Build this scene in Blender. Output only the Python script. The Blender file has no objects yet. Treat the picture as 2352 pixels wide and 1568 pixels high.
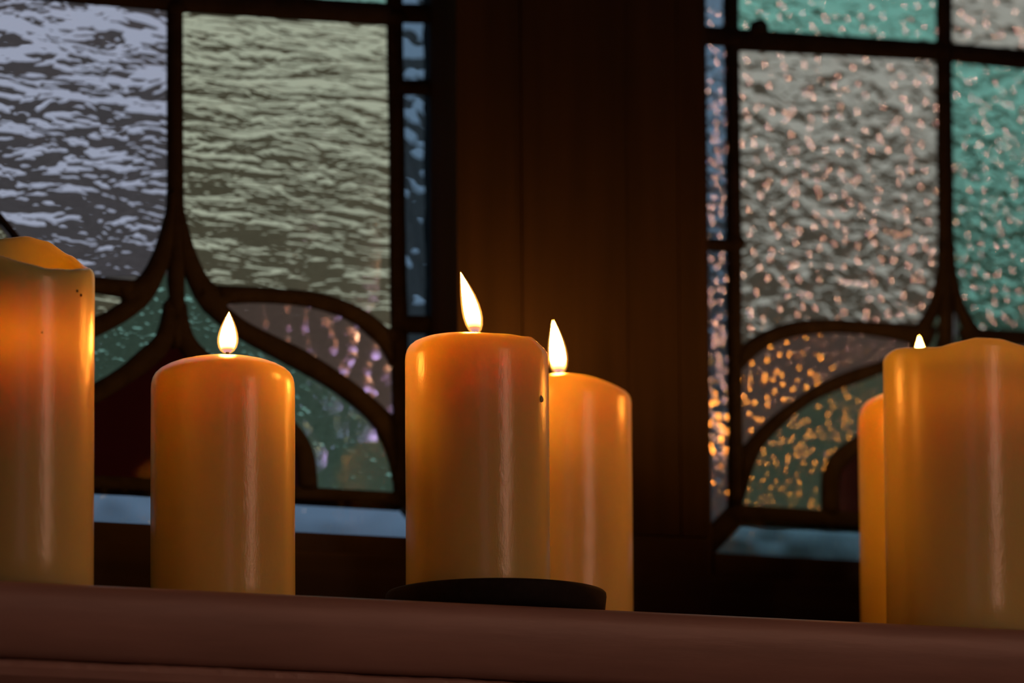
import bpy, bmesh, math, random
from mathutils import Vector, noise as mnoise

# ------------------------------------------------------------------ camera
W, H = 2352, 1568
FPX = 18000.0
PITCH, YAW, ROLL = math.radians(9.8), math.radians(21.5), math.radians(-0.35)
scene = bpy.context.scene
C = scene.collection

FWD = Vector((math.sin(YAW) * math.cos(PITCH), math.cos(YAW) * math.cos(PITCH), math.sin(PITCH)))
R0 = Vector((math.cos(YAW), -math.sin(YAW), 0))
U0 = R0.cross(FWD)
RGT = math.cos(ROLL) * R0 + math.sin(ROLL) * U0
UPV = -math.sin(ROLL) * R0 + math.cos(ROLL) * U0


def ray(px, py):
    return (FWD + RGT * ((px - W / 2) / FPX) - UPV * ((py - H / 2) / FPX)).normalized()


CAM = -ray(1176, 1386) * 3.82          # world origin = front top edge of the shelf


def at(px, py, Y):
    """point where the sight line through a pixel meets the vertical plane y = Y"""
    d = ray(px, py)
    return CAM + d * ((Y - CAM.y) / d.y)


cam_data = bpy.data.cameras.new('camera')
cam = bpy.data.objects.new('camera', cam_data)
C.objects.link(cam)
from mathutils import Matrix
cam.matrix_world = Matrix((
    (RGT.x, UPV.x, -FWD.x, CAM.x),
    (RGT.y, UPV.y, -FWD.y, CAM.y),
    (RGT.z, UPV.z, -FWD.z, CAM.z),
    (0, 0, 0, 1)))
cam_data.sensor_width = 36
cam_data.lens = FPX / W * 36
cam_data.clip_start = 0.05
cam_data.clip_end = 200
cam_data.dof.use_dof = True
cam_data.dof.focus_distance = 3.86
cam_data.dof.aperture_fstop = 6.2
scene.camera = cam

# ------------------------------------------------------------------ world, lamps, exposure
world = bpy.data.worlds.new('dusk_sky')
scene.world = world
world.use_nodes = True
wn = world.node_tree
wn.nodes['Background'].inputs['Color'].default_value = (0.42, 0.455, 0.50, 1)
wn.nodes['Background'].inputs['Strength'].default_value = 1.0


def lamp(name, loc, radius, watts, col):
    l = bpy.data.lights.new(name, 'POINT')
    l.energy = watts
    l.color = col
    l.shadow_soft_size = radius
    o = bpy.data.objects.new(name, l)
    o.location = loc
    C.objects.link(o)
    return o


# lamps of the room, outside the picture: their streaks show on the wax and their glints in the glass
lamp('lamp_right_low_offscreen', (1.36, -2.72, 0.52), 0.035, 9.5, (1.0, 0.47, 0.27))
lamp('lamp_right_middle_offscreen', (1.46, -2.72, 0.66), 0.035, 9.5, (1.0, 0.47, 0.27))
lamp('lamp_right_high_offscreen', (1.31, -2.72, 0.80), 0.035, 9.5, (1.0, 0.47, 0.27))
lamp('lamp_back_offscreen', (-0.75, -4.3, 0.62), 0.06, 4.0, (0.9, 0.52, 0.72))
lamp('lamp_violet_offscreen', (1.5, -3.4, 0.72), 0.04, 2.4, (0.72, 0.50, 1.0))

vs = scene.view_settings
vs.view_transform = 'Standard'
vs.look = 'None'
vs.gamma = 1
vs.use_curve_mapping = False
vs.exposure = 0.0
cy = scene.cycles
cy.max_bounces, cy.diffuse_bounces, cy.glossy_bounces, cy.transmission_bounces = 8, 3, 3, 7
cy.adaptive_threshold = 0.04


# ------------------------------------------------------------------ materials
def mat(name):
    m = bpy.data.materials.new(name)
    m.use_nodes = True
    nt = m.node_tree
    for n in list(nt.nodes):
        nt.nodes.remove(n)
    out = nt.nodes.new('ShaderNodeOutputMaterial')
    return m, nt, out


def N(nt, kind, **kw):
    n = nt.nodes.new('ShaderNode' + kind)
    for k, v in kw.items():
        if k in n.inputs:
            n.inputs[k].default_value = v
        else:
            setattr(n, k, v)
    return n


def noise_node(nt, scale, detail=3.0, rough=0.5, stretch=(1, 1, 1), off=(0, 0, 0), dist=0.0):
    tc = N(nt, 'TexCoord')
    mp = N(nt, 'Mapping')
    mp.inputs['Scale'].default_value = stretch
    mp.inputs['Location'].default_value = off
    nz = N(nt, 'TexNoise')
    nz.inputs['Scale'].default_value = scale
    nz.inputs['Detail'].default_value = detail
    nz.inputs['Roughness'].default_value = rough
    nz.inputs['Distortion'].default_value = dist
    nt.links.new(tc.outputs['Object'], mp.inputs['Vector'])
    nt.links.new(mp.outputs['Vector'], nz.inputs['Vector'])
    return nz


def surface(name, c1, c2, rough, scale, stretch=(1, 1, 1), detail=4, bump=0.0, spec=0.5, metallic=0.0):
    m, nt, out = mat(name)
    p = N(nt, 'BsdfPrincipled')
    nz = noise_node(nt, scale, detail, 0.6, stretch)
    cr = N(nt, 'ValToRGB')
    cr.color_ramp.elements[0].position = 0.3
    cr.color_ramp.elements[1].position = 0.7
    cr.color_ramp.elements[0].color = (*c1, 1)
    cr.color_ramp.elements[1].color = (*c2, 1)
    nt.links.new(nz.outputs['Fac'], cr.inputs['Fac'])
    nt.links.new(cr.outputs['Color'], p.inputs['Base Color'])
    p.inputs['Roughness'].default_value = rough
    p.inputs['Specular IOR Level'].default_value = spec
    p.inputs['Metallic'].default_value = metallic
    if bump:
        b = N(nt, 'Bump')
        b.inputs['Distance'].default_value = bump
        nt.links.new(nz.outputs['Fac'], b.inputs['Height'])
        nt.links.new(b.outputs['Normal'], p.inputs['Normal'])
    nt.links.new(p.outputs['BSDF'], out.inputs['Surface'])
    return m


def glass(name, tint, sx, sz, depth, detail=2.0, off=0.0, dist=0.0, gl=(170, 0.0012), rough=0.02, dr=0.5, gr=0.05):
    """cathedral glass: tinted, rippled on both faces; sx, sz = ripples per metre, depth = relief in metres,
    gl = finer grain of the polished skin (per metre, relief) that catches the lamps"""
    m, nt, out = mat(name)
    r = N(nt, 'BsdfRefraction')
    r.inputs['Color'].default_value = (*[math.sqrt(t) for t in tint], 1)
    r.inputs['Roughness'].default_value = rough
    r.inputs['IOR'].default_value = 1.5
    nz = noise_node(nt, 1.0, detail, dr, (sx, 40, sz), (off, off * 1.7, off * 0.6), dist)
    b = N(nt, 'Bump')
    b.inputs['Distance'].default_value = depth
    nt.links.new(nz.outputs['Fac'], b.inputs['Height'])
    nt.links.new(b.outputs['Normal'], r.inputs['Normal'])
    tc = N(nt, 'TexCoord')
    mp = N(nt, 'Mapping')
    mp.inputs['Scale'].default_value = (gl[0], gl[0] * 0.3, gl[0])
    mp.inputs['Location'].default_value = (off * 2, off, off * 3)
    vo = N(nt, 'TexVoronoi')
    vo.inputs['Scale'].default_value = 1.0
    nt.links.new(tc.outputs['Object'], mp.inputs['Vector'])
    nt.links.new(mp.outputs['Vector'], vo.inputs['Vector'])
    sq = N(nt, 'Math', operation='POWER')
    sq.inputs[1].default_value = 2.0
    nt.links.new(vo.outputs['Distance'], sq.inputs[0])
    b2 = N(nt, 'Bump', invert=True)
    b2.inputs['Distance'].default_value = gl[1]
    nt.links.new(sq.outputs[0], b2.inputs['Height'])
    gs = N(nt, 'BsdfGlossy')
    gs.inputs['Roughness'].default_value = gr
    nt.links.new(b2.outputs['Normal'], gs.inputs['Normal'])
    fr = N(nt, 'Fresnel')
    fr.inputs['IOR'].default_value = 1.6
    mx = N(nt, 'MixShader')
    nt.links.new(fr.outputs[0], mx.inputs[0])
    nt.links.new(r.outputs[0], mx.inputs[1])
    nt.links.new(gs.outputs[0], mx.inputs[2])
    nt.links.new(mx.outputs[0], out.inputs['Surface'])
    return m


def wax(name, col, scale=0.014, rough=0.24):
    m, nt, out = mat(name)
    p = N(nt, 'BsdfPrincipled')
    nz = noise_node(nt, 60, 4, 0.6, (1, 1, 0.5))
    cr = N(nt, 'ValToRGB')
    cr.color_ramp.elements[0].position = 0.25
    cr.color_ramp.elements[1].position = 0.75
    cr.color_ramp.elements[0].color = (col[0] * 0.95, col[1] * 0.93, col[2] * 0.88, 1)
    cr.color_ramp.elements[1].color = (*col, 1)
    nt.links.new(nz.outputs['Fac'], cr.inputs['Fac'])
    nt.links.new(cr.outputs['Color'], p.inputs['Base Color'])
    p.inputs['Subsurface Weight'].default_value = 1.0
    p.inputs['Subsurface Radius'].default_value = (1.0, 0.7, 0.35)
    p.inputs['Subsurface Scale'].default_value = scale
    p.inputs['Roughness'].default_value = rough
    p.inputs['IOR'].default_value = 1.44
    # faint scuffs along the side
    n2 = noise_node(nt, 1, 5, 0.65, (300, 300, 140))
    b = N(nt, 'Bump')
    b.inputs['Distance'].default_value = 0.00022
    b.inputs['Strength'].default_value = 0.8
    nt.links.new(n2.outputs['Fac'], b.inputs['Height'])
    nt.links.new(b.outputs['Normal'], p.inputs['Normal'])
    nt.links.new(p.outputs['BSDF'], out.inputs['Surface'])
    return m


M = {}
M['plaster'] = surface('room_plaster', (0.16, 0.10, 0.08), (0.20, 0.13, 0.10), 0.85, 6)
M['boards'] = surface('floor_boards', (0.06, 0.035, 0.02), (0.10, 0.055, 0.03), 0.5, 4, (1, 8, 1))
M['oak'] = surface('dark_oak', (0.011, 0.0085, 0.006), (0.019, 0.014, 0.010), 0.8, 1, (90, 90, 5), 5, 0.0006, spec=0.12)
M['oak_rail'] = surface('dark_oak_rail', (0.011, 0.0085, 0.006), (0.020, 0.015, 0.010), 0.75, 1, (6, 90, 90), 5, 0.0005, spec=0.15)
M['iron'] = surface('black_window_frame', (0.010, 0.008, 0.007), (0.018, 0.014, 0.012), 0.6, 30, spec=0.1)
M['lead'] = surface('aged_lead', (0.008, 0.008, 0.008), (0.015, 0.015, 0.015), 0.75, 120, (1, 1, 1), 4, 0.0004, spec=0.06)
M['paint'] = surface('worn_shelf_paint', (0.40, 0.28, 0.23), (0.52, 0.36, 0.30), 0.42, 1, (9, 60, 70), 5, 0.0003)
M['dish'] = surface('black_dish', (0.018, 0.017, 0.013), (0.028, 0.026, 0.020), 0.75, 200, spec=0.25)
M['wick'] = surface('charred_wick', (0.006, 0.004, 0.003), (0.03, 0.012, 0.006), 0.9, 900)
M['fleck'] = surface('dark_fleck', (0.02, 0.008, 0.004), (0.05, 0.02, 0.01), 0.7, 500)
M['garden'] = surface('garden_wall_render', (0.18, 0.155, 0.13), (0.27, 0.235, 0.20), 0.95, 1.2)
M['ground'] = surface('wet_ground', (0.08, 0.075, 0.06), (0.15, 0.13, 0.10), 0.9, 2)
M['wax'] = wax('ivory_wax', (0.98, 0.82, 0.30), 0.029)
M['wax_b'] = wax('cream_wax', (0.98, 0.85, 0.34), 0.024)

M['g_violet'] = glass('violet_grey_glass', (0.80, 0.82, 0.97), 29, 62, 0.0038, 3.0, off=3.1, dist=0.25, gl=(40, 0.0002), dr=0.36)
M['g_straw'] = glass('straw_glass', (0.88, 0.90, 0.62), 34, 120, 0.0018, 3.0, off=11.3, dist=0.3, gl=(40, 0.0002), dr=0.36)
M['g_pink'] = glass('rose_brown_glass', (0.80, 0.62, 0.54), 45, 100, 0.0009, 3, off=5.5, gl=(100, 0.00017), dr=0.4)
M['g_green'] = glass('sea_green_glass', (0.42, 0.80, 0.64), 60, 80, 0.0024, 3, off=7.7, gl=(60, 0.00015), dr=0.4)
M['g_red'] = glass('ruby_glass', (0.10, 0.004, 0.004), 130, 130, 0.0004, 2, off=2.2, gl=(40, 0.0001))
M['g_blue'] = glass('slate_blue_glass', (0.24, 0.37, 0.50), 40, 34, 0.0040, 2, off=9.9, gl=(170, 0.0006))
M['g_bevel'] = glass('bevelled_blue_glass', (0.20, 0.31, 0.44), 30, 30, 0.0003, 1, off=19.9, gl=(100, 0.0003))
M['g_grain'] = glass('grey_granite_glass', (0.74, 0.70, 0.56), 54, 70, 0.0032, 3, off=1.9, dist=0.3, gl=(110, 0.0010), dr=0.4)
M['g_teal'] = glass('teal_granite_glass', (0.34, 0.78, 0.60), 90, 100, 0.0019, 3, off=6.3, dist=0.3, gl=(125, 0.0009), dr=0.4)
M['g_mauve'] = glass('mauve_brown_glass', (0.66, 0.50, 0.43), 110, 40, 0.0012, 2, off=4.4, gl=(150, 0.0013))
M['g_olive'] = glass('olive_green_glass', (0.46, 0.66, 0.46), 80, 80, 0.0010, 3, off=8.8, gl=(170, 0.0016), dr=0.4)
M['g_glint'] = glass('blue_glint_glass', (0.24, 0.38, 0.50), 100, 100, 0.0014, 2, off=12.8, gl=(170, 0.00042))
M['g_slate'] = glass('pale_blue_glass', (0.16, 0.31, 0.38), 30, 40, 0.0003, 1, off=14.2, gl=(110, 0.0009))

# flame: bright core, and a mantle of glowing gas around it
def flame_material(name, strength):
    m, nt, out = mat(name)
    tc = N(nt, 'TexCoord')
    sp = N(nt, 'SeparateXYZ')
    nt.links.new(tc.outputs['Generated'], sp.inputs[0])
    cr = N(nt, 'ValToRGB')
    e = cr.color_ramp.elements
    e[0].position, e[0].color = 0.0, (0.0012, 0.0007, 0.0016, 1)
    e[1].position, e[1].color = 1.0, (1.0, 0.28, 0.03, 1)
    for pos, col in ((0.07, (0.004, 0.0014, 0.0006, 1)), (0.16, (0.25, 0.07, 0.008, 1)), (0.26, (1.0, 0.30, 0.035, 1)), (0.75, (1.0, 0.31, 0.038, 1))):
        q = e.new(pos)
        q.color = col
    nt.links.new(sp.outputs['Z'], cr.inputs['Fac'])
    em = N(nt, 'Emission')
    em.inputs['Strength'].default_value = strength
    nt.links.new(cr.outputs['Color'], em.inputs['Color'])
    nt.links.new(em.outputs[0], out.inputs['Surface'])
    return m


for k_, w_ in (('flame_low', 225), ('flame', 185), ('flame_high', 270)):
    M[k_] = flame_material(k_, w_)

m, nt, out = mat('flame_mantle')
em = N(nt, 'Emission')
em.inputs['Color'].default_value = (1.0, 0.38, 0.06, 1)
em.inputs['Strength'].default_value = 330
nt.links.new(em.outputs[0], out.inputs['Volume'])
M['mantle'] = m



# ------------------------------------------------------------------ object helpers
def empty(name, loc, rz=0.0):
    o = bpy.data.objects.new(name, None)
    o.empty_display_size = 0.02
    o.location = loc
    o.rotation_euler = (0, 0, rz)
    C.objects.link(o)
    return o


def obj(name, verts, faces, material, parent=None, smooth=False):
    me = bpy.data.meshes.new(name)
    me.from_pydata([tuple(v) for v in verts], [], faces)
    bm = bmesh.new()
    bm.from_mesh(me)
    bmesh.ops.recalc_face_normals(bm, faces=bm.faces)
    bm.to_mesh(me)
    bm.free()
    me.materials.append(M[material])
    if smooth:
        for p in me.polygons:
            p.use_smooth = True
    o = bpy.data.objects.new(name, me)
    o.parent = parent
    C.objects.link(o)
    return o


def tag(o, label, cat, group=None):
    o['label'] = label
    o['category'] = cat
    if group:
        o['group'] = group
    return o


def struct(o):
    o['kind'] = 'structure'
    return o


def box(name, a, b, material, parent=None, off=(0, 0, 0), bevel=0.0):
    x0, y0, z0 = [a[i] - off[i] for i in range(3)]
    x1, y1, z1 = [b[i] - off[i] for i in range(3)]
    v = [(x0, y0, z0), (x1, y0, z0), (x1, y1, z0), (x0, y1, z0), (x0, y0, z1), (x1, y0, z1), (x1, y1, z1), (x0, y1, z1)]
    f = [(0, 1, 2, 3), (4, 5, 6, 7), (0, 1, 5, 4), (1, 2, 6, 5), (2, 3, 7, 6), (3, 0, 4, 7)]
    o = obj(name, v, f, material, parent)
    if bevel:
        md = o.modifiers.new('bevel', 'BEVEL')
        md.width = bevel
        md.segments = 3
    return o


def catmull(pts, per=6):
    if len(pts) < 3:
        return list(pts)
    out = []
    P = [tuple(2 * a - b for a, b in zip(pts[0], pts[1]))] + list(pts) + [tuple(2 * a - b for a, b in zip(pts[-1], pts[-2]))]
    for i in range(1, len(P) - 2):
        p0, p1, p2, p3 = P[i - 1], P[i], P[i + 1], P[i + 2]
        for k in range(per):
            t = k / per
            out.append(tuple(0.5 * (2 * b + (c - a) * t + (2 * a - 5 * b + 4 * c - d) * t * t + (3 * b - a - 3 * c + d) * t ** 3)
                             for a, b, c, d in zip(p0, p1, p2, p3)))
    out.append(tuple(pts[-1]))
    return out


def resample(pts, n):
    L = [0]
    for a, b in zip(pts, pts[1:]):
        L.append(L[-1] + math.dist(a, b))
    out = []
    j = 0
    for i in range(n):
        t = L[-1] * i / (n - 1)
        while j < len(L) - 2 and L[j + 1] < t:
            j += 1
        k = (t - L[j]) / max(L[j + 1] - L[j], 1e-9)
        out.append(tuple(a + (b - a) * k for a, b in zip(pts[j], pts[j + 1])))
    return out


# ------------------------------------------------------------------ room shell
YW = 0.27                      # plane of the leaded glass
ZF, ZC = -1.70, 1.30
XL, XR, YB = -3.0, 3.4, -5.4
YO = YW + 0.022                      # outer face of the window wall
struct(box('floor', (XL - .1, YB - .1, ZF - .1), (XR + .1, YO, ZF), 'boards'))
struct(box('ceiling', (XL - .1, YB - .1, ZC), (XR + .1, YO, ZC + .1), 'plaster'))
struct(box('wall_left', (XL - .1, YB, ZF), (XL, YO, ZC), 'plaster'))
struct(box('wall_right', (XR, YB, ZF), (XR + .1, YO, ZC), 'plaster'))
struct(box('wall_back', (XL - .1, YB - .1, ZF), (XR + .1, YB, ZC), 'plaster'))
struct(box('ground', (-60, YO, -2.1), (60, 60, -2.0), 'ground'))
GY = 10.0
gz = at(1100, 250, GY).z
struct(box('wall_garden', (-30, GY, -2.0), (40, GY + .4, gz), 'garden'))


def gp(px, py):
    p = at(px, py, YW)
    return (p.x, p.z)


# window rectangles in the glass plane
AX1 = gp(401, 300)[0]
AX2 = gp(2168, 300)[0]
HW1 = gp(992, 450)[0] - AX1             # half width of glazing, left window
HW2 = HW1
ZTOP = gp(401, -780)[1]
ZBOT1 = gp(680, 1222)[1]
ZBOT2 = gp(1808, 1279)[1]
ZBOT = min(ZBOT1, ZBOT2)
FR = 0.012                               # black frame around the glazing
w1l, w1r = AX1 - HW1 - FR, AX1 + HW1 + FR
w2l, w2r = AX2 - HW2 - FR, AX2 + HW2 + FR
zb, zt = ZBOT - FR, ZTOP + FR

# wall with two openings (bricks of the room's shell as one mesh)
YP = YW - 0.050                          # front plane of the post
pl = at(1052, 500, YP).x
pr = at(1621, 500, YP).x


def multi_box(name, boxes, material):
    v, f = [], []
    for a, b in boxes:
        k = len(v)
        (x0, y0, z0), (x1, y1, z1) = a, b
        v += [(x0, y0, z0), (x1, y0, z0), (x1, y1, z0), (x0, y1, z0), (x0, y0, z1), (x1, y0, z1), (x1, y1, z1), (x0, y1, z1)]
        f += [tuple(i + k for i in q) for q in ((0, 1, 2, 3), (4, 5, 6, 7), (0, 1, 5, 4), (1, 2, 6, 5), (2, 3, 7, 6), (3, 0, 4, 7))]
    return obj(name, v, f, material)


y0w = YW - 0.012
struct(multi_box('wall_front', [
    ((XL, y0w, ZF), (w1l, YO, ZC)),
    ((w1l, y0w, ZF), (w2r, YO, zb)),
    ((w1l, y0w, zt), (w2r, YO, ZC)),
    ((w2r, y0w, ZF), (XR, YO, ZC)),
    ((w1r, y0w, zb), (w2l, YO, zt))], 'oak'))

# oak post between the windows: three boards, the middle one proud
post = struct(empty('trim_1', (0.5 * (pl + pr), YP, 0)))
c1 = at(1200, 500, YP).x
c2 = at(1440, 500, YP).x
c3 = at(1560, 500, YP).x
zp = at(1500, 1228, YP).z
for k, (a, b, dy) in enumerate(((pl, c1, 0.0015), (c1, c2, 0.0), (c2, c3, 0.0012), (c3, pr, 0.0006))):
    box('post_board', (a, YP + dy, zp), (b, y0w + 0.002, ZC), 'oak', post, tuple(post.location), 0.0004)
box('post_base', (pl, YP - 0.001, -0.001), (pr, y0w + 0.002, zp - 0.0006), 'oak_rail', post, tuple(post.location), 0.0012)
# rails under the windows
zr1 = at(280, 1243, YW - 0.022).z
rail = struct(box('trim_2', (w1l - 0.2, YW - 0.022, -0.001), (pl, y0w + 0.002, zr1), 'oak_rail', None, (0, 0, 0), 0.0015))
rail = struct(box('trim_3', (pr, YW - 0.022, -0.001), (w2r + 0.2, y0w + 0.002, at(1800, 1332, YW - 0.022).z), 'oak_rail', None, (0, 0, 0), 0.0015))


# ------------------------------------------------------------------ leaded windows
def offset_poly(p, d):
    n = len(p)
    area = sum(p[i][0] * p[(i + 1) % n][1] - p[(i + 1) % n][0] * p[i][1] for i in range(n))
    s = 1 if area > 0 else -1
    out = []
    for i in range(n):
        a, b, c = p[i - 1], p[i], p[(i + 1) % n]
        e1 = Vector((b[0] - a[0], b[1] - a[1]))
        e2 = Vector((c[0] - b[0], c[1] - b[1]))
        if e1.length < 1e-9 or e2.length < 1e-9:
            out.append(b)
            continue
        e1.normalize()
        e2.normalize()
        n1 = Vector((e1.y, -e1.x)) * s
        n2 = Vector((e2.y, -e2.x)) * s
        mm = (n1 + n2)
        if mm.length < 0.2:
            mm = n1
        mm.normalize()
        k = d / max(mm.dot(n1), 0.6)
        out.append((b[0] + mm.x * k, b[1] + mm.y * k))
    return out


class Glazing:
    def __init__(self, root, axis, mirror=False):
        self.root, self.axis, self.mirror = root, axis, mirror

    def tf(self, pts, mir):
        q = [gp(*p) for p in pts]
        if mir:
            q = [(2 * self.axis - x, z) for x, z in q]
        return q

    def pane_xz(self, q, material, grow=0.0022, label=None, wedge=0.0):
        q = offset_poly(q, grow)
        lx, ly, lz = self.root.location
        n = len(q)
        t = 0.0016
        zmin = min(z for x, z in q)
        v = [(x - lx, YW - t - wedge * (z - zmin) - ly, z - lz) for x, z in q] + [(x - lx, YW + t - ly, z - lz) for x, z in q]
        f = [tuple(range(n)), tuple(range(n, 2 * n))] + [(i, (i + 1) % n, n + (i + 1) % n, n + i) for i in range(n)]
        o = obj('glass_pane', v, f, material, self.root)
        if label:
            o['label'] = label
        return o

    def pane(self, pts, material, grow=0.0022, mir=False, label=None, wedge=0.0):
        return self.pane_xz(self.tf(pts, mir), material, grow, label, wedge)

    def came_xz(self, A, B, seg=1.0, hgt=0.0042):
        n = max(4, int(max(sum(math.dist(a, b) for a, b in zip(L, L[1:])) for L in (A, B)) / 0.004 * seg))
        n = min(n, 60)
        A, B = resample(A, n), resample(B, n)
        lx, ly, lz = self.root.location
        prof = ((0.0, 0.0018), (0.06, 0.0030), (0.28, 0.0040), (0.5, 0.0044), (0.72, 0.0040), (0.94, 0.0030), (1.0, 0.0018))
        v, f = [], []
        m = len(prof) * 2
        for i, (a, b) in enumerate(zip(A, B)):
            wob = 0.00025 * mnoise.noise(Vector((a[0] * 70, a[1] * 70, 3.3)))
            ring = []
            for t, h in prof:
                ring.append((a[0] + (b[0] - a[0]) * t, YW - h - wob, a[1] + (b[1] - a[1]) * t))
            for t, h in reversed(prof):
                ring.append((a[0] + (b[0] - a[0]) * t, YW + h, a[1] + (b[1] - a[1]) * t))
            v += [(x - lx, y - ly, z - lz) for x, y, z in ring]
        for i in range(n - 1):
            for k in range(m):
                f.append((i * m + k, i * m + (k + 1) % m, (i + 1) * m + (k + 1) % m, (i + 1) * m + k))
        f.append(tuple(range(m)))
        f.append(tuple((n - 1) * m + k for k in range(m)))
        return obj('lead_came', v, f, 'lead', self.root, True)

    def came(self, A, B, mir=False, smooth=True):
        if smooth:
            A, B = catmull(A), catmull(B)
        return self.came_xz(self.tf(A, mir), self.tf(B, mir))

    def blob(self, px, py, rpx, mir=False):
        """solder joint"""
        (x, z), = self.tf([(px, py)], mir)
        r = rpx * 0.000225
        lx, ly, lz = self.root.location
        v, f = [], []
        for i in range(4):
            t = i / 3 * math.pi / 2
            for k in range(14):
                a = 2 * math.pi * k / 14
                rr = r * math.cos(t) * (1 + .12 * math.sin(2 * a + 1)) if i < 3 else 1e-4
                v.append((x + rr * math.cos(a) - lx, YW - 0.0032 - 0.0022 * math.sin(t) - ly, z + rr * math.sin(a) - lz))
        for i in range(3):
            for k in range(14):
                f.append((i * 14 + k, i * 14 + (k + 1) % 14, (i + 1) * 14 + (k + 1) % 14, (i + 1) * 14 + k))
        return obj('solder_joint', v, f, 'lead', self.root, True)


def frame(root, l, r, zb_, zt_, fr, yb=0.014):
    """black iron frame, four sides"""
    off = tuple(root.location)
    y0, y1 = YW - 0.011, YW + yb
    box('window_frame', (l - fr, y0, zb_ - fr), (l, y1, zt_ + fr), 'iron', root, off, 0.0015)
    box('window_frame', (r, y0, zb_ - fr), (r + fr, y1, zt_ + fr), 'iron', root, off, 0.0015)
    box('window_frame', (l, y0, zb_ - fr), (r, y1, zb_), 'iron', root, off, 0.0015)
    box('window_frame', (l, y0, zt_), (r, y1, zt_ + fr), 'iron', root, off, 0.0015)


# ---- left window (its right half measured, left half mirrored)
win = struct(empty('window_1', (AX1, YW, ZBOT)))
G = Glazing(win, AX1)
TOPY = -760
violet = [(383, 24), (384, 300), (384, 480), (372, 530), (345, 592), (322, 624), (215, 627), (60, 632), (60, 600), (30, 548), (0, 505), (-60, 430), (-95, 380), (-95, -8)]
G.pane(violet, 'g_violet')
G.pane([(420, 30), (888, 60), (893, 312), (895, 600), (891, 752)] +
       catmull([(888, 752), (858, 728), (826, 707), (737, 674), (625, 662), (504, 658)]) +
       catmull([(495, 656), (470, 628), (445, 572), (428, 510), (421, 470), (421, 440)]), 'g_straw')
# lower left cut of the violet pane
G.pane([(-95, 410), (-60, 460), (0, 540), (30, 580), (50, 640), (-95, 650)], 'g_straw')
for mir in (False, True):
    # rose-brown pane
    G.pane(catmull([(522, 696), (603, 696), (714, 707), (803, 738), (870, 796), (895, 840)]) +
           catmull([(902, 957), (826, 890), (714, 814), (625, 770), (558, 733), (522, 705)]), 'g_straw' if mir else 'g_pink', mir=mir)
    # green sepal
    G.pane(catmull([(426, 642), (451, 690), (491, 735), (558, 783), (625, 820), (759, 895), (848, 970), (888, 1046), (902, 1100)]) +
           [(899, 1127)] + [(728, 1113)] +
           catmull([(721, 1050), (700, 1000), (660, 955), (590, 905), (530, 862), (482, 815), (446, 778), (431, 734), (424, 690)]), 'g_green', mir=mir)
    # border strips
    rows = [(TOPY, -40), (-30, 8), (51, 182), (217, 723), (764, 1140)]
    for i, (a, b) in enumerate(rows):
        if i == 4:
            G.pane([(933, a), (990, a), (992, 1215), (940, 1160)], 'g_blue', mir=mir)
        else:
            G.pane([(924 + a * 0.012, a), (990, a), (991, b), (924 + b * 0.012, b)], 'g_blue', mir=mir)
    # came: axis side shoulder, between straw pane and sepal
    G.came([(418, 440), (420, 480), (428, 512), (445, 572), (470, 628), (497, 657), (540, 660)],
           [(401, 440), (402, 520), (410, 590), (427, 640), (452, 692), (488, 728), (525, 697)], mir=mir)
    # upper curved came (straw / rose)
    G.came([(497, 656), (625, 662), (737, 674), (826, 707), (888, 752), (900, 768)],
           [(505, 700), (603, 696), (714, 707), (803, 738), (870, 796), (900, 850)], mir=mir)
    # long diagonal came (rose / green)
    G.came([(470, 650), (505, 690), (558, 735), (625, 770), (714, 814), (826, 890), (902, 957), (915, 972)],
           [(448, 684), (491, 735), (558, 783), (625, 820), (759, 895), (848, 970), (888, 1046), (903, 1110)], mir=mir)
    # inner came (green / red)
    G.came([(404, 700), (424, 690), (431, 734), (446, 778), (482, 815), (530, 862), (590, 905), (660, 955), (700, 1000), (721, 1050), (728, 1125)],
           [(390, 760), (402, 785), (420, 815), (445, 845), (500, 890), (560, 935), (620, 975), (655, 1010), (676, 1045), (682, 1080), (685, 1125)], mir=mir)
    # vertical came beside border
    G.came([(888 + (-760) * .01, -760), (888, 60), (893, 312), (895, 600), (899, 850), (903, 1100), (905, 1150)],
           [(923 + (-760) * .01, -760), (923, 55), (926, 223), (931, 625), (934, 720), (936, 1000), (938, 1165)], mir=mir)
    # cross cames in the border
    for (a, b) in ((-40, -30), (8, 51), (182, 217), (723, 764)):
        if b - a > 20:
            G.came([(905, a + 1), (996, a + 3)], [(905, b + 1), (996, b + 3)], mir=mir, smooth=False)
    # mitre
    G.came([(880, 1150), (915, 1168), (996, 1262)], [(905, 1135), (938, 1165), (1004, 1240)], mir=mir, smooth=False)
    # bottom strip
    G.pane([(401, 1142), (890, 1167), (908, 1174), (972, 1238), (401, 1209)], 'g_bevel', mir=mir, wedge=0.15)
    # top row
    G.pane([(420, TOPY), (878, TOPY), (886, 6), (420, -20)], 'g_violet' if mir else 'g_green', mir=mir)
    # horizontal cames
    G.came([(395, -22), (905, 9)], [(395, 27), (905, 60)], mir=mir, smooth=False)
    G.came([(395, 1102), (915, 1131)], [(395, 1142), (915, 1172)], mir=mir, smooth=False)
# red bulb
rb = catmull([(402, 790), (420, 815), (445, 845), (500, 890), (560, 935), (620, 975), (655, 1010), (676, 1045), (682, 1080), (684, 1114)])
rq = G.tf(rb, False)
G.pane_xz(rq + [(2 * AX1 - x, z) for x, z in reversed(rq)], 'g_red')
# axis came
G.came([(383, TOPY), (383, 50), (384, 480), (386, 560), (386, 760), (394, 800)], [(418, TOPY), (418, 50), (420, 480), (421, 560), (421, 760), (410, 800)])
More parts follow.
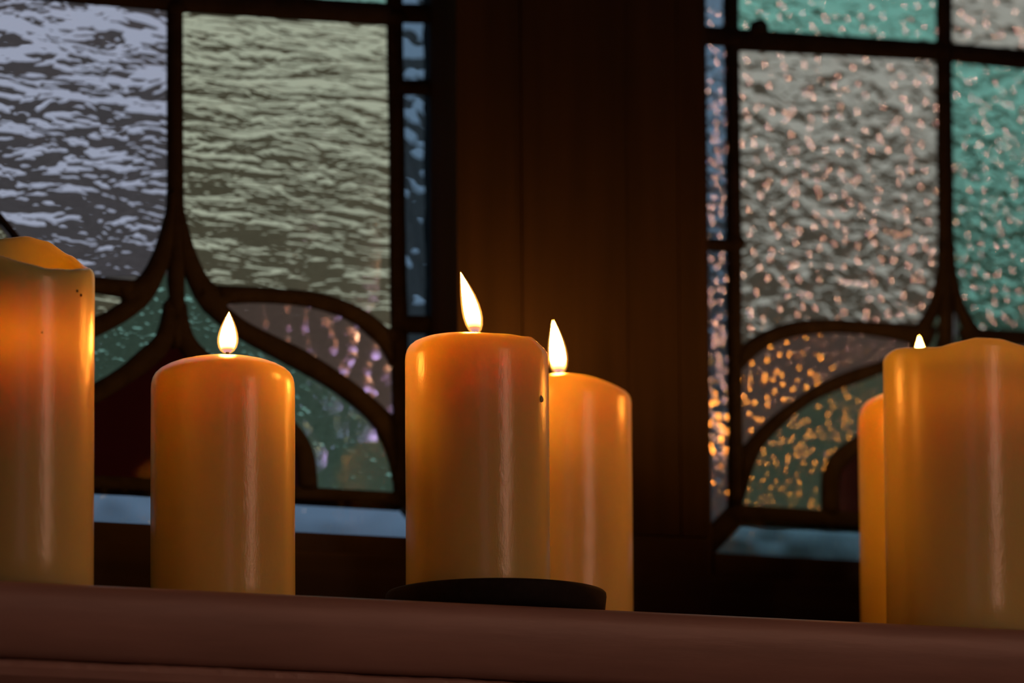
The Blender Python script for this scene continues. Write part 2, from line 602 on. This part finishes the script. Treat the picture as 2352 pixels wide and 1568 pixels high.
# curved came cutting the violet pane
G.came([(-110, 400), (-60, 448), (0, 512), (32, 552), (58, 600), (70, 650)], [(-110, 370), (-60, 420), (0, 492), (45, 548), (76, 600), (95, 650)])
frame(win, AX1 - HW1, AX1 + HW1, ZBOT1 - 0.001, ZTOP, FR)
for p in ((401, 18), (908, 40), (905, 1150), (905, 770)):
    G.blob(*p, 22)

# ---- right window (its left half measured, right half mirrored)
win = struct(empty('window_2', (AX2, YW, ZBOT)))
G = Glazing(win, AX2)
for mir in (False, True):
    big = [(1697, 116), (2150, 141), (2153, 446), (2155, 590)] + \
        catmull([(2155, 600), (2148, 647), (2135, 696), (2106, 745)]) + \
        catmull([(2100, 745), (1997, 738), (1907, 733), (1818, 738), (1751, 761), (1704, 792)]) + [(1700, 446)]
    G.pane(big, 'g_teal' if mir else 'g_grain', mir=mir)
    # mauve pane
    G.pane(catmull([(1702, 850), (1751, 805), (1818, 776), (1907, 765), (2064, 783), (2095, 795)]) +
           catmull([(2085, 805), (2023, 828), (1952, 850), (1885, 879), (1818, 921), (1751, 975), (1704, 1026)]), 'g_mauve', mir=mir)
    # olive sepal
    G.pane(catmull([(2149, 735), (2120, 790), (2080, 830), (2023, 859), (1930, 895), (1862, 926), (1796, 979), (1742, 1042), (1711, 1113), (1705, 1158)]) +
           [(1880, 1174)] +
           catmull([(1888, 1136), (1887, 1091), (1903, 1051), (1930, 1024), (1970, 997), (2030, 965), (2090, 915), (2132, 860), (2149, 790)]), 'g_olive', mir=mir)
    # border strips
    for a, b in ((TOPY, -60), (-60, 61), (106, 547), (577, 1180)):
        if a == 577:
            G.pane([(1606, a), (1668, a), (1671, 1165), (1600, 1240), (1606, 1240)], 'g_glint', mir=mir)
        else:
            G.pane([(1596, a), (1662 + a * .008, a), (1662 + b * .008, b), (1600, b)], 'g_glint', mir=mir)
    G.pane([(1695, TOPY), (2150, TOPY), (2148, 94), (1695, 66)], 'g_grain' if mir else 'g_teal', mir=mir)
    G.pane([(1700, 1206), (2168, 1230), (2168, 1300), (1643, 1268)], 'g_slate', mir=mir, wedge=0.13)
    # cames
    G.came([(2170, 560), (2166, 640), (2152, 720), (2120, 785), (2085, 820)],
           [(2154, 560), (2154, 600), (2147, 647), (2134, 696), (2104, 745)], mir=mir)
    G.came([(2150, 752), (2104, 745), (1997, 738), (1907, 733), (1818, 738), (1751, 761), (1690, 800)],
           [(2130, 800), (2064, 783), (1990, 770), (1907, 765), (1818, 776), (1751, 805), (1690, 862)], mir=mir)
    G.came([(2110, 770), (2085, 800), (2023, 828), (1952, 850), (1885, 879), (1818, 921), (1751, 975), (1692, 1040)],
           [(2125, 790), (2080, 830), (2023, 859), (1930, 895), (1862, 926), (1796, 979), (1742, 1042), (1706, 1150)], mir=mir)
    G.came([(2152, 780), (2132, 860), (2090, 915), (2030, 965), (1970, 997), (1930, 1024), (1903, 1051), (1887, 1091), (1886, 1180)],
           [(2176, 860), (2150, 905), (2110, 955), (2050, 1000), (1995, 1030), (1960, 1052), (1938, 1075), (1926, 1100), (1924, 1185)], mir=mir)
    G.came([(1656, TOPY), (1661, 0), (1666, 312), (1668, 645), (1670, 1170)],
           [(1690, TOPY), (1695, 66), (1700, 446), (1702, 850), (1705, 1165)], mir=mir)
    for (a, b) in ((61, 106), (547, 577)):
        G.came([(1590, a - 3), (1682, a + 3)], [(1590, b - 3), (1682, b + 3)], mir=mir, smooth=False)
    G.came([(1598, 1236), (1671, 1162), (1700, 1155)], [(1618, 1295), (1702, 1204), (1720, 1190)], mir=mir, smooth=False)
    G.came([(1690, 66), (2175, 98)], [(1690, 117), (2175, 142)], mir=mir, smooth=False)
    G.came([(1688, 1158), (2175, 1190)], [(1688, 1206), (2175, 1232)], mir=mir, smooth=False)
rb = catmull([(2168, 880), (2150, 905), (2110, 955), (2050, 1000), (1995, 1030), (1960, 1052), (1938, 1075), (1926, 1100), (1924, 1180)])
rq = G.tf(rb, False)
G.pane_xz(rq + [(2 * AX2 - x, z) for x, z in reversed(rq)], 'g_red')
G.came([(2150, TOPY), (2150, 141), (2153, 446), (2154, 640), (2154, 850)], [(2184, TOPY), (2185, 141), (2188, 446), (2188, 640), (2186, 850)])
frame(win, AX2 - HW2, AX2 + HW2, ZBOT2 - 0.001, ZTOP, FR)
for p in ((1738, 66), (1680, 88), (2168, 120), (1684, 560), (1690, 1180)):
    G.blob(*p, 24)


# ------------------------------------------------------------------ shelf
SX0, SX1 = -0.75, 0.85
shelf = empty('mantel_shelf', (0, 0, 0))
tag(shelf, 'pale painted wooden shelf with a rounded front edge carrying the candles', 'shelf')


def extrude_x(name, prof, nseg, jit, material, parent, x0=SX0, x1=SX1, smooth=False):
    v, f = [], []
    n = len(prof)
    for i in range(nseg + 1):
        x = x0 + (x1 - x0) * i / nseg
        for k, (y, z) in enumerate(prof):
            dy, dz = jit(x, k) if jit else (0, 0)
            v.append((x, y + dy, z + dz))
    for i in range(nseg):
        for k in range(n):
            f.append((i * n + k, i * n + (k + 1) % n, (i + 1) * n + (k + 1) % n, (i + 1) * n + k))
    f.append(tuple(range(n)))
    f.append(tuple(nseg * n + k for k in range(n)))
    return obj(name, v, f, material, parent, smooth)


zl = at(525, 1526, 0.0).z           # underside of the nosing
prof = [(YW - 0.006, 0.0), (0.0060, 0.0), (0.0032, -0.0006), (0.0012, -0.0020), (0.0002, -0.0042), (-0.0004, -0.009), (0.0001, -0.017), (0.0013, -0.024), (0.0036, zl + 0.003),
        (0.006, zl), (YW - 0.006, zl)]
extrude_x('shelf_board', prof, 160, lambda x, k: (0.00025 * mnoise.noise(Vector((x * 25, k * 3.1, 0))), 0.00022 * mnoise.noise(Vector((x * 18, 7, k * 1.3))) if 1 < k < 9 else 0), 'paint', shelf, smooth=True)
zm = zl - 0.0010
prof = [(0.06, zm), (0.0055, zm - 0.0001), (0.0035, zm - 0.0012), (0.0030, zm - 0.004), (0.0036, zm - 0.008), (0.006, zm - 0.011), (0.011, zm - 0.016), (0.014, zm - 0.022), (0.016, zm - 0.05), (0.06, zm - 0.05)]


def ragged(x, k):
    if k in (1, 2):
        return (0.0006 * mnoise.noise(Vector((x * 160, 1, 2))), 0.0007 * (mnoise.noise(Vector((x * 22, 4, 2))) + 0.6 * mnoise.noise(Vector((x * 140, 9, 1))) - 1.2 * max(0.0, min(1.0, x / 0.15 + 0.6))))
    return (0.0003 * mnoise.noise(Vector((x * 40, k, 5))), 0)


extrude_x('moulding', prof, 420, ragged, 'paint', shelf)
box('shelf_support', (SX0 + .02, 0.035, -1.70), (SX1 - .02, YW - 0.013, zm - 0.002), 'oak', shelf)


# ------------------------------------------------------------------ candles
S = 0.07 / 330.0


def ring_mesh(rings, seg, cap_last=True):
    """rings: list of functions angle->(x,y,z)"""
    v, f = [], []
    for fn in rings:
        for k in range(seg):
            v.append(fn(2 * math.pi * k / seg))
    for i in range(len(rings) - 1):
        for k in range(seg):
            f.append((i * seg + k, i * seg + (k + 1) % seg, (i + 1) * seg + (k + 1) % seg, (i + 1) * seg + k))
    f.append(tuple(range(seg)))
    f.append(tuple((len(rings) - 1) * seg + k for k in range(seg)))
    return v, f


def tube(path, rad, seg=8):
    v, f = [], []
    for i, p in enumerate(path):
        for k in range(seg):
            a = 2 * math.pi * k / seg
            r = rad[i] if isinstance(rad, (list, tuple)) else rad
            v.append((p[0] + r * math.cos(a), p[1] + r * math.sin(a), p[2]))
    n = len(path)
    for i in range(n - 1):
        for k in range(seg):
            f.append((i * seg + k, i * seg + (k + 1) % seg, (i + 1) * seg + (k + 1) % seg, (i + 1) * seg + k))
    f += [tuple(range(seg)), tuple((n - 1) * seg + k for k in range(seg))]
    return v, f


def flame_mesh(base, tip, hw, widen, bow=0.0, lo=0.0, hi=1.0):
    """teardrop along a slightly bowed axis, base and tip in candle space"""
    prof = ((0.0, 0.42), (0.05, 0.68), (0.13, 0.88), (0.24, 0.99), (0.34, 1.0), (0.46, 0.93), (0.6, 0.77), (0.72, 0.58), (0.83, 0.38), (0.92, 0.19), (0.98, 0.06), (1.0, 0.015))
    b, t = Vector(base), Vector(tip)
    path, rad = [], []
    for u, r in prof:
        uu = lo + (hi - lo) * u
        p = b.lerp(t, uu)
        p.x += bow * math.sin(math.pi * min(max(uu, 0), 1))
        path.append(p)
        rad.append(r * hw * widen)
    return tube(path, rad, 20)


def candle(px, Y, ytop, rpx, label, prof, asym, flame=None, group='burning pillar candles on the shelf', base_z=0.0, material='wax', seed=1.0, bead=None, power='flame'):
    c = at(px, ytop, Y)
    sc = (c - CAM).length / FPX              # metres per pixel at this depth
    R = rpx * sc
    top = c.z - base_z
    root = empty('pillar_candle', (c.x, c.y, base_z), -YAW)
    tag(root, label, 'candle', group)
    rings = []

    def mk(rf, z, w):
        def fn(a):
            wob = 1 + 0.004 * mnoise.noise(Vector((math.cos(a) * 1.5 + seed, math.sin(a) * 1.5, z * 30)))
            return (R * rf * wob * math.cos(a), R * rf * wob * math.sin(a), z + w * asym(math.cos(a) * rf, math.sin(a) * rf) * sc)
        return fn
    zs = top + prof[0][1] * sc
    rings.append(mk(0.985, 0.0, 0))
    rings.append(mk(1.0, 0.0015, 0))
    for k in range(1, 9):
        rings.append(mk(1.0, 0.0015 + (zs - 0.003) * k / 9, 0))
    for rf, dz in prof:
        w = min(1.0, max(0.0, (dz - prof[0][1]) / 40.0)) if rf > 0.5 else 1.0
        rings.append(mk(max(rf, 0.01), top + dz * sc, w))
    v, f = ring_mesh(rings, 72)
    obj('wax_body', v, f, material, root, True)
    if bead:                                  # small set drip on the side
        x = (bead[0] - px) * sc
        yy = -math.sqrt(max(R * R - x * x, 0)) + 0.0006
        z = at(bead[0], bead[1], c.y).z - base_z
        v, f = tube([(x, yy, z + d) for d in (-0.0018, -0.0014, -0.0004, 0.0008, 0.0018)], [0.0004, 0.0012, 0.0015, 0.0010, 0.0003], 10)
        obj('wax_bead', v, f, material, root, True)
    if flame:
        (bx, by), (tx, ty), hw, bow = flame

        def loc(x, y):
            return (((x - px) * sc), 0.0, (c.z - base_z) - (y - ytop) * sc * 1.0)
        b, t = loc(bx, by), loc(tx, ty)
        # crater floor is about 10 px under the rim
        wz = top + prof[-1][1] * sc
        path = [(b[0] * 0.6, 0, wz - 0.004), (b[0] * 0.8, 0, wz + 0.002), (b[0] * 0.95, 0, b[2] - 0.001), (b[0] + 0.0004, 0, b[2] + 0.0018), (b[0] + 0.0014, 0.0003, b[2] + 0.0042), (b[0] + 0.0026, 0.0003, b[2] + 0.0054)]
        v, f = tube(path, [0.0010, 0.0010, 0.0009, 0.0009, 0.0008, 0.0004], 8)
        obj('wick', v, f, 'wick', root, True)
        v, f = flame_mesh(b, t, hw * sc, 0.90, bow * sc, 0.02, 0.98)
        fl = obj('flame', v, f, power, root, True)
        v, f = flame_mesh(b, t, hw * sc, 1.18, bow * sc, 0.0, 1.01)
        obj('flame_mantle', v, f, 'mantle', fl, True)
    return root


def flat(x, y):
    return 0.0


DOME = [(1.0, -72), (0.993, -58), (0.975, -46), (0.94, -36), (0.88, -27), (0.78, -18), (0.65, -10), (0.5, -4), (0.40, -1), (0.34, 0), (0.29, -2), (0.25, -8), (0.20, -11), (0.0, -12)]
candle(512, 0.105, 823, 165.5, 'squat domed ivory candle with the shortest, upright flame, standing directly on the shelf', DOME, flat,
       ((522, 810), (526, 713), 21, 0), power='flame_low')

FLAT3 = [(1.0, -52), (0.993, -40), (0.975, -29), (0.94, -20), (0.88, -13), (0.80, -8), (0.70, -4), (0.55, -1), (0.42, 0), (0.30, -2), (0.24, -8), (0.18, -11), (0.0, -12)]


def asym3(x, y):
    v = -9 * max(0, x) - 2 * max(0, -x)
    v += 7 * math.exp(-((x - 0.76) / 0.09) ** 2) * (1 if y < 0 else .4)
    return v + 2.5 * math.sin(5 * x + 3 * y)


DISH_Y = 0.064
c3 = candle(1095, DISH_Y - 0.004, 776, 165, 'tall ivory candle with a leaning pointed flame, standing on the black dish', FLAT3, asym3,
            ((1092, 764), (1058, 620), 20, 4), base_z=0.0045, seed=4.0, bead=(1241, 937))


def asym4(x, y):
    return -6 * max(0, x) + 3 * math.sin(4 * x + 1.0) - 10 * max(0, x - .45)


candle(1287, 0.158, 874, 163, 'ivory candle half hidden behind the one on the black dish, with an upright flame', FLAT3, asym4,
       ((1284, 857), (1271, 732), 18.5, 2), seed=7.0, power='flame_high')

candle(2136, 0.150, 897, 166, 'amber lit burning candle mostly hidden behind the broad wavy-topped candle', DOME, flat,
       ((2119, 892), (2113, 768), 20, 0), seed=9.0, power='flame_high')


# flameless-style candles: deep wavy rim, lit from a hollow inside
def wavy_candle(px, Y, ytop, rpx, label, rim, depth, light_px, light_w, seed, wall=0.10, specks=()):
    c = at(px, ytop, Y)
    sc = (c - CAM).length / FPX
    R = rpx * sc
    top = c.z
    root = empty('pillar_candle', (c.x, c.y, 0), -YAW)
    tag(root, label, 'candle', 'wavy-topped pillar candles on the shelf')

    def mk(rf, zf):
        def fn(a):
            wob = 1 + 0.003 * mnoise.noise(Vector((math.cos(a) * 1.5 + seed, math.sin(a) * 1.5, zf(a) * 30)))
            return (R * rf * wob * math.cos(a), R * rf * wob * math.sin(a), zf(a))
        return fn

    def lin(fr):
        return lambda a: 0.002 + (top + rim(a) * sc - 0.0045 - 0.002) * fr
    rings = [mk(0.985, lambda a: 0.0), mk(1.0, lambda a: 0.002)]
    for k in range(1, 13):
        rings.append(mk(1.0, lin(k / 12)))
    for rf, dz in ((0.996, -0.0026), (0.98, -0.0011), (0.955, -0.0002), (0.925, -0.0002), (0.895, -0.0014), (0.875, -0.0035)):
        rings.append(mk(rf, (lambda d: lambda a: top + rim(a) * sc + d)(dz)))
    fl = top - depth * sc
    for rf, fr in ((0.87, 0.35), (0.865, 0.7)):
        rings.append(mk(rf, (lambda q: lambda a: (top + rim(a) * sc - 0.0035) * (1 - q) + fl * q)(fr)))
    rings.append(mk(0.84, lambda a: fl + 0.001))
    rings.append(mk(0.78, lambda a: fl))
    rings.append(mk(0.3, lambda a: fl - 0.0005))
    rings.append(mk(0.02, lambda a: fl - 0.0005))
    v, f = ring_mesh(rings, 96)
    # hollow for the lamp
    y0, y1 = light_px
    z0 = at(px, y1, Y).z
    z1 = at(px, y0, Y).z
    k0 = len(v)
    seg, n = 48, 9
    for i in range(n):
        t = i / (n - 1)
        rr = R * (1 - wall * 2) * (math.sin(math.pi * (0.06 + 0.88 * t)) ** 0.5)
        for k in range(seg):
            a = 2 * math.pi * k / seg
            v.append((rr * math.cos(a), rr * math.sin(a), z0 + (z1 - z0) * t))
    for i in range(n - 1):
        for k in range(seg):
            f.append((k0 + i * seg + k, k0 + (i + 1) * seg + k, k0 + (i + 1) * seg + (k + 1) % seg, k0 + i * seg + (k + 1) % seg))
    f.append(tuple(k0 + k for k in range(seg)))
    f.append(tuple(k0 + (n - 1) * seg + k for k in reversed(range(seg))))
    me_o = obj('wax_body', v, f, 'wax_b', root, True)
    # bulb with its own glow
    zc = z0 * 0.35 + z1 * 0.65
    vb, fb = tube([(0, 0, zc - 0.006), (0, 0, zc - 0.004), (0, 0, zc), (0, 0, zc + 0.004), (0, 0, zc + 0.007)], [0.002, 0.004, 0.005, 0.003, 0.0005], 12)
    m, nt, out = mat('candle_bulb_%d' % int(seed))
    em = N(nt, 'Emission')
    em.inputs['Color'].default_value = (1.0, 0.33, 0.05, 1)
    em.inputs['Strength'].default_value = light_w
    nt.links.new(em.outputs[0], out.inputs['Surface'])
    M['bulb'] = m
    obj('inner_bulb', vb, fb, 'bulb', root, True)
    for (sx, sz, sr) in specks:
        x = (sx - px) * sc
        yy = -math.sqrt(max(R * R - x * x, 0)) - 0.0001
        z = at(sx, sz, c.y).z
        v, f = tube([(x, yy, z - sr * sc), (x, yy, z), (x, yy, z + sr * sc)], [sr * sc * .5, sr * sc, sr * sc * .5], 8)
        obj('soot_fleck', v, f, 'fleck', root, True)
    return root


def table(pts):
    def fn(x):
        if x <= pts[0][0]:
            return pts[0][1]
        for (x0, y0), (x1, y1) in zip(pts, pts[1:]):
            if x <= x1:
                t = (x - x0) / (x1 - x0)
                t = t * t * (3 - 2 * t) * 0.5 + t * 0.5
                return y0 + (y1 - y0) * t
        return pts[-1][1]
    return fn


def rim_of(front, back):
    """rim height (pixels) by side: a = 0 is picture right, -90 deg faces the room"""
    F, B = table(front), table(back)
    return lambda a: (F if math.sin(a) < 0 else B)(math.cos(a))


rim1 = rim_of([(-1, 30), (-.6, 22), (-.2, 7.5), (.2, -12), (.47, -22), (.75, -18), (.93, -7), (1, 3)],
              [(-1, 30), (-.6, 85), (-.2, 109), (.08, 114), (.36, 100), (.69, 60), (.93, 21), (1, 3)])
wavy_candle(35, 0.048, 622, 182, 'tall pale candle with a hollow top and scooped wavy rim, no flame showing', rim1, 50, (725, 870), 18, 3, specks=((183, 697, 3.2), (191, 705, 3.2), (107, 797, 2.2)))


rim5 = rim_of([(-1, 3), (-.9, 6), (-.6, -2), (-.36, -5), (-.11, 5), (.14, 14.5), (.44, 14), (.71, 6), (1, 0)],
              [(-1, 3), (-.5, -8), (0, -14), (.5, -8), (1, 0)])
wavy_candle(2210, 0.050, 818, 182, 'broad candle with a wavy scalloped rim hiding a burning candle behind it', rim5, 45, (860, 990), 7, 5)

# ------------------------------------------------------------------ black dish under the tall candle
dc = at(1139, 1350, DISH_Y)
dsc = (dc - CAM).length / FPX
RD = 254 * dsc
zrim = at(1139, 1326, DISH_Y - RD * 0.93).z
dish = empty('candle_dish', (dc.x, dc.y, 0), -YAW)
tag(dish, 'shallow round black dish under the tall candle with the leaning flame', 'dish')


def dring(r, z):
    return lambda a: (r * math.cos(a), r * math.sin(a), z)


rings = [dring(RD * 0.55, 0.0), dring(RD * 0.80, 0.0005), dring(RD * 0.93, 0.0022), dring(RD * 0.985, 0.005), dring(RD, zrim - 0.0022), dring(RD * 0.997, zrim - 0.0007), dring(RD * 0.985, zrim),
         dring(RD * 0.965, zrim - 0.0005), dring(RD * 0.945, zrim - 0.002), dring(RD * 0.90, 0.0060), dring(RD * 0.82, 0.0048), dring(RD * 0.5, 0.0045), dring(0.001, 0.0045)]
v, f = ring_mesh(rings, 96)
obj('dish_body', v, f, 'dish', dish, True)
